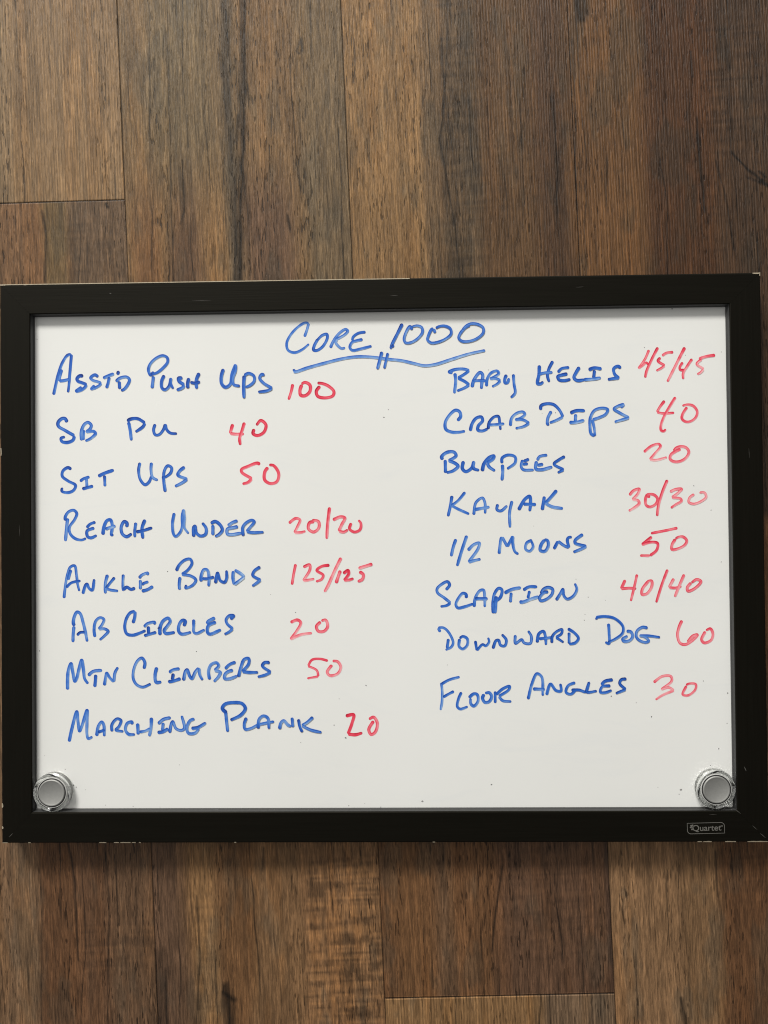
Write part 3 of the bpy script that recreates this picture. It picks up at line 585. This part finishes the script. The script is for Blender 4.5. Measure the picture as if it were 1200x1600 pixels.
W('exercise_name', 'FLOOR ANGLES', 'b',
  (675, 1040, 7.5, "110,198 120,330 115,440 100,522|112,215 200,167 325,132|130,370 190,335 258,300|345,310 310,390 297,480 330,508 420,480|430,378 490,330 530,340 537,420 490,473 457,450 450,382|610,332 592,380 620,430 670,420 698,360 670,317 620,322|740,300 740,438|750,340 830,270 908,242 900,280 782,360! 830,410 930,420"),
  (810, 1040, 4, "60,210 85,110 115,50 145,70 152,188|90,145 165,148|175,183 200,115 235,155 265,158 262,112|355,105 310,125 297,165 325,178 363,148|330,152 380,152 420,162 440,107 427,163 490,158|590,87 540,97 517,120|575,125 522,132 512,165 540,168 583,153|675,82 642,87 632,110 670,148! 607,173"), w=5.0)
W('repetition_count', '30', 'r', (810, 1040, 4, "845,105 900,67 952,67 958,95 892,150! 940,137 972,155! 900,185 857,213|1050,125 1027,180 1060,186 1105,150 1108,117 1070,112 1047,120"), d=-.2, w=4.6)

def spline(pts, step=0.55):
    pts = [np.array(p) for p in pts]
    if len(pts) == 2: pts = [pts[0], (pts[0] * 2 + pts[1]) / 3, (pts[0] + pts[1] * 2) / 3, pts[1]]
    P_ = [2 * pts[0] - pts[1]] + pts + [2 * pts[-1] - pts[-2]]
    out = []
    for i in range(1, len(P_) - 2):
        p0, p1, p2, p3 = P_[i - 1:i + 3]
        # centripetal Catmull-Rom
        t0 = 0; t1 = t0 + max(1e-6, np.linalg.norm(p1 - p0)) ** .5; t2 = t1 + max(1e-6, np.linalg.norm(p2 - p1)) ** .5; t3 = t2 + max(1e-6, np.linalg.norm(p3 - p2)) ** .5
        n = max(2, int(np.linalg.norm(p2 - p1) / step))
        for t in np.linspace(t1, t2, n, endpoint=False):
            a1 = (t1 - t) / (t1 - t0) * p0 + (t - t0) / (t1 - t0) * p1; a2 = (t2 - t) / (t2 - t1) * p1 + (t - t1) / (t2 - t1) * p2; a3 = (t3 - t) / (t3 - t2) * p2 + (t - t2) / (t3 - t2) * p3
            b1 = (t2 - t) / (t2 - t0) * a1 + (t - t0) / (t2 - t0) * a2; b2 = (t3 - t) / (t3 - t1) * a2 + (t - t1) / (t3 - t1) * a3
            out.append((t2 - t) / (t2 - t1) * b1 + (t - t1) / (t2 - t1) * b2)
    out.append(pts[-1]); return np.array(out)

RS = np.random.RandomState(11)
INK = {'b': [lin(c) for c in ((172, 192, 216), (108, 148, 204), (50, 104, 190), (27, 77, 167), (10, 34, 104))],
       'r': [lin(c) for c in ((228, 186, 186), (230, 142, 150), (220, 82, 100), (208, 42, 68), (140, 16, 42))]}
def ink_colour(d, kind):
    s = np.clip(d, 0, 1) * 4; i = np.minimum(s.astype(int), 3); f = (s - i)[..., None]
    tab = np.array(INK[kind]); return (tab[i] * (1 - f) + tab[i + 1] * f) / 0.90
US = np.linspace(-1, 1, 9)
def write(name, words, kind, groups, dd, wid):
    V, F, COL = [], [], []; zc = 0
    for (ox, oy, sc, txt) in groups:
        for st in txt.split('|'):
            parts, cur = [], []
            for tok in st.split():
                sharp = tok.endswith('!'); x, y = map(float, tok.rstrip('!').split(','))
                cur.append((ox + x / sc, oy + y / sc))
                if sharp and len(cur) > 1: parts.append(cur); cur = [cur[-1]]
            if len(cur) > 1: parts.append(cur)
            base_d = RS.uniform(.44, .66) + dd; w0 = wid * RS.uniform(.9, 1.08)
            sd_ = RS.uniform(.08, .20); fade = RS.uniform(-.16, .06)
            tot = sum(np.linalg.norm(np.diff(np.array(p_), axis=0), axis=1).sum() for p_ in parts)
            acc = 0.0
            for pi, p_ in enumerate(parts):
                S = spline(p_); n = len(S)
                if n < 3: continue
                tg = np.gradient(S, axis=0); tg /= np.linalg.norm(tg, axis=1)[:, None] + 1e-9
                nr = np.stack([tg[:, 1], -tg[:, 0]], 1)
                ln = np.concatenate([[0], np.cumsum(np.linalg.norm(np.diff(S, axis=0), axis=1))])
                g = (acc + ln) / max(tot, 1e-6)
                # pen speed: slow at the ends and in tight turns (darker, wider)
                cv = np.abs(np.gradient(np.unwrap(np.arctan2(tg[:, 1], tg[:, 0])))); cv = np.convolve(np.pad(cv, 4, mode='edge'), np.ones(9) / 9, 'valid')
                slow = np.exp(-g * tot / 4.0) * .8 + np.exp(-(1 - g) * tot / 3.0) * .7 + np.clip(cv * 2.2, 0, .55)
                wob = np.interp(ln, np.arange(0, ln[-1] + 12, 6), RS.uniform(-1, 1, len(np.arange(0, ln[-1] + 12, 6))))
                w = w0 * (1 + .05 * wob + .05 * slow) * (1 - .10 * np.sin(np.pi * np.clip(g, 0, 1)))
                w = w * (1 - .22 * sm(.80, 1.0, g) * (tot > 22))
                e = np.minimum(ln, ln[-1] - ln); r = w / 2; cap = np.sqrt(np.clip(1 - (1 - np.clip(e / r, 0, 1)) ** 2, 0.02, 1))
                half = r * cap
                streak = np.convolve(RS.uniform(-1, 1, 9 + 4), [.25, .5, .25], 'same')[2:11] * .18
                side = nr @ np.array([-.55, -.83])
                d = (base_d + fade * g + .10 * wob + .34 * slow)[:, None] + streak[None] + sd_ * side[:, None] * US[None] * 1.25
                d = d + .12 * (np.abs(US) ** 3)[None] - .10 * (1 - np.abs(US))[None] - .24 * sm(.72, 1.0, np.abs(US))[None]
                d = d + RS.uniform(-.035, .035, d.shape)
                pts = S[:, None, :] + nr[:, None, :] * (US[None, :, None] * half[:, None, None])
                xy = on_plane(pts[..., 0], pts[..., 1], PAN)
                b0 = len(V)
                z = PAN + .00006 + zc + np.arange(n) * 2.5e-7; zc += n * 2.5e-7
                for i in range(n):
                    for j in range(9): V.append((xy[i, j, 0], xy[i, j, 1], z[i]))
                COL.append(ink_colour(d, kind).reshape(-1, 3))
                for i in range(n - 1):
                    for j in range(8):
                        a = b0 + i * 9 + j; F.append((a, a + 1, a + 10, a + 9))
                acc += ln[-1]
    o = obj(name, V, F, m_blue if kind == 'b' else m_red, panel)
    ca = o.data.color_attributes.new('ink', 'FLOAT_COLOR', 'POINT'); cc = np.concatenate(COL); cc = np.concatenate([np.clip(cc, 0, 1), np.ones((len(cc), 1))], 1)
    ca.data.foreach_set('color', cc.astype(np.float32).ravel())
    o['label'] = {'b': 'blue', 'r': 'red'}[kind] + ' handwritten ' + words
    return o
for t in T: write(*t)

# dried ink specks and dust on the panel
SP = [(600,652,.9),(607,640,.6),(572,1071,.9),(530,1092,.7),(522,1133,.8),(540,1153,1.1),(462,957,.7),(307,1018,.6),(1064,1234,1.5),(1061,1241,.8),(768,1226,1.0),(660,1252,1.3),(545,1259,.9),(595,1261,.9),(1018,1120,1.2),(955,1088,1.0),(994,1098,.7),(1099,1064,.9),(1137,1083,.9),(1007,543,.8),(1127,550,.7),(913,969,.8),(919,933,.6),(914,960,.6),(763,578,.7),(868,645,.8),(1084,759,.7),(1111,797,.8),(262,893,.8),(423,929,.5),(208,1260,.9),(280,1195,.6),(102,1202,.9),(115,1227,1.1),(119,1230,.9),(134,1234,.6),(847,646,.5),(1050,482.6,1.0),(1123,1170,.9),(1028,1230,.5),(58,530,.8),(62,1017,.8),(900,905,.7),(699,1039,.6),(834,822,.5),(1127,878,.9),(1110,1196,.7),(165,1258,.6),(250,1261,.6),(570,1255,.5),(70,1180,.5),(470,1160,.5),(1071,555,.5),(946,938,.5),(1136,1130,.6)]
V, F, CO = [], [], []
for i, (x, y, r) in enumerate(SP):
    b0 = len(V); k = 7; el = RS.uniform(.6, 1.6); an = RS.uniform(0, 3.14); g_ = RS.uniform(.05, .28)
    for j in range(k):
        t = 2 * math.pi * j / k; u_, v_ = r * RS.uniform(.75, 1.15) * math.cos(t) * el, r * RS.uniform(.75, 1.15) * math.sin(t)
        q = on_plane(x + u_ * math.cos(an) - v_ * math.sin(an), y + u_ * math.sin(an) + v_ * math.cos(an), PAN)
        V.append((q[0], q[1], PAN + .00005)); CO.append((g_, g_ * .97, g_ * .95, 1))
    F.append(tuple(range(b0, b0 + k)))
o = obj('dried_specks', V, F, m_speck, panel, label='tiny dark specks scattered over the white surface')
o['kind'] = 'stuff'
ca = o.data.color_attributes.new('ink', 'FLOAT_COLOR', 'POINT'); ca.data.foreach_set('color', np.array(CO, np.float32).ravel())

# ------------------------------------------------------------------ two clear round magnets at the lower corners
m_clear, nt, p = mat('clear_plastic')
setin(p, Roughness=.03, IOR=1.42); p.inputs['Base Color'].default_value = (.96, .97, .96, 1); p.inputs['Transmission Weight'].default_value = 1.0
m_steel, nt, p = mat('brushed_steel'); setin(p, Metallic=.75, Roughness=.62)
tc = node(nt, 'ShaderNodeTexCoord'); n1 = node(nt, 'ShaderNodeTexNoise'); setin(n1, Scale=420.0, Detail=4.0, Roughness=.7); nt.links.new(tc.outputs['Object'], n1.inputs['Vector'])
mx = node(nt, 'ShaderNodeMix', data_type='RGBA'); mx.inputs[6].default_value = (.33, .33, .315, 1); mx.inputs[7].default_value = (.43, .43, .41, 1)
nt.links.new(n1.outputs[0], mx.inputs[0]); nt.links.new(mx.outputs[2], p.inputs['Base Color'])
bp = node(nt, 'ShaderNodeBump'); setin(bp, Strength=.12, Distance=.0002); nt.links.new(n1.outputs[0], bp.inputs['Height']); nt.links.new(bp.outputs[0], p.inputs['Normal'])
m_groove_shade, nt, p = mat('groove_shade_black'); setin(p, Roughness=.6); p.inputs['Base Color'].default_value = (.012, .012, .012, 1)  # near-black that stands for shade in the gap around the disc
m_cup, nt, p = mat('cup_steel'); setin(p, Metallic=.2, Roughness=.6); p.inputs['Base Color'].default_value = (.55, .55, .53, 1)

def lathe(name, prof, m, parent, closed=True, N=96, smooth=True):
    vs, fs = [], []; n = len(prof)
    for i in range(N):
        t = 2 * math.pi * i / N
        for r, z in prof: vs.append((r * math.cos(t), r * math.sin(t), z))
    for i in range(N):
        i2 = (i + 1) % N
        for j in range(n if closed else n - 1):
            j2 = (j + 1) % n; fs.append((i * n + j, i2 * n + j, i2 * n + j2, i * n + j2))
    if not closed:
        c0 = len(vs)
        if prof[0][0] > 1e-6: fs.append(tuple(i * n for i in range(N)))
        if prof[-1][0] > 1e-6: fs.append(tuple(i * n + n - 1 for i in reversed(range(N))))
    o = obj(name, vs, fs, m, parent, smooth=smooth)
    b = bmesh.new(); b.from_mesh(o.data); bmesh.ops.remove_doubles(b, verts=b.verts, dist=1e-7); bmesh.ops.recalc_face_normals(b, faces=b.faces); b.to_mesh(o.data); b.free()
    return o
def magnet(px, py, label):
    zt = PAN + .0065
    q = on_plane(px, py, zt)
    t = thing('round_magnet', label, 'magnet', (q[0], q[1], PAN + .00012), 'clear rimmed magnets on the whiteboard')
    R_ = .0147
    # clear ring: cup wall around the steel disc with a rounded rim
    ring = [(.0122, .0), (.0136, .0), (.0143, .0006), (R_, .0016), (R_, .0052), (.0144, .0061), (.0137, .0066), (.0128, .0066), (.0121, .0062), (.0118, .0054), (.0118, .0008)]
    lathe('clear_rim', ring, m_clear, t)
    lathe('steel_cup', [(0.0, .0), (.01165, .0), (.01165, .0060), (.0111, .0063), (.0111, .0018), (0.0, .0018)], m_cup, t, closed=False)
    lathe('groove_shade_ring', [(.01020, .0058), (.01115, .0058), (.01115, .0062), (.01020, .0062)], m_groove_shade, t)  # dark ring added in the gap to paint the groove's shade
    # silver disc with a bright rounded edge
    d = lathe('silver_disc', [(.0102, .0019), (.0103, .0062), (.0101, .0068), (.0096, .0071), (.0090, .0069), (.0086, .0067), (.0, .0067)], m_steel, t, closed=False)
    return t
magnet(80.6, 1239, 'clear round magnet with silver centre in the lower left corner of the whiteboard')
magnet(1119.6, 1234, 'clear round magnet with silver centre just above the small printed badge')
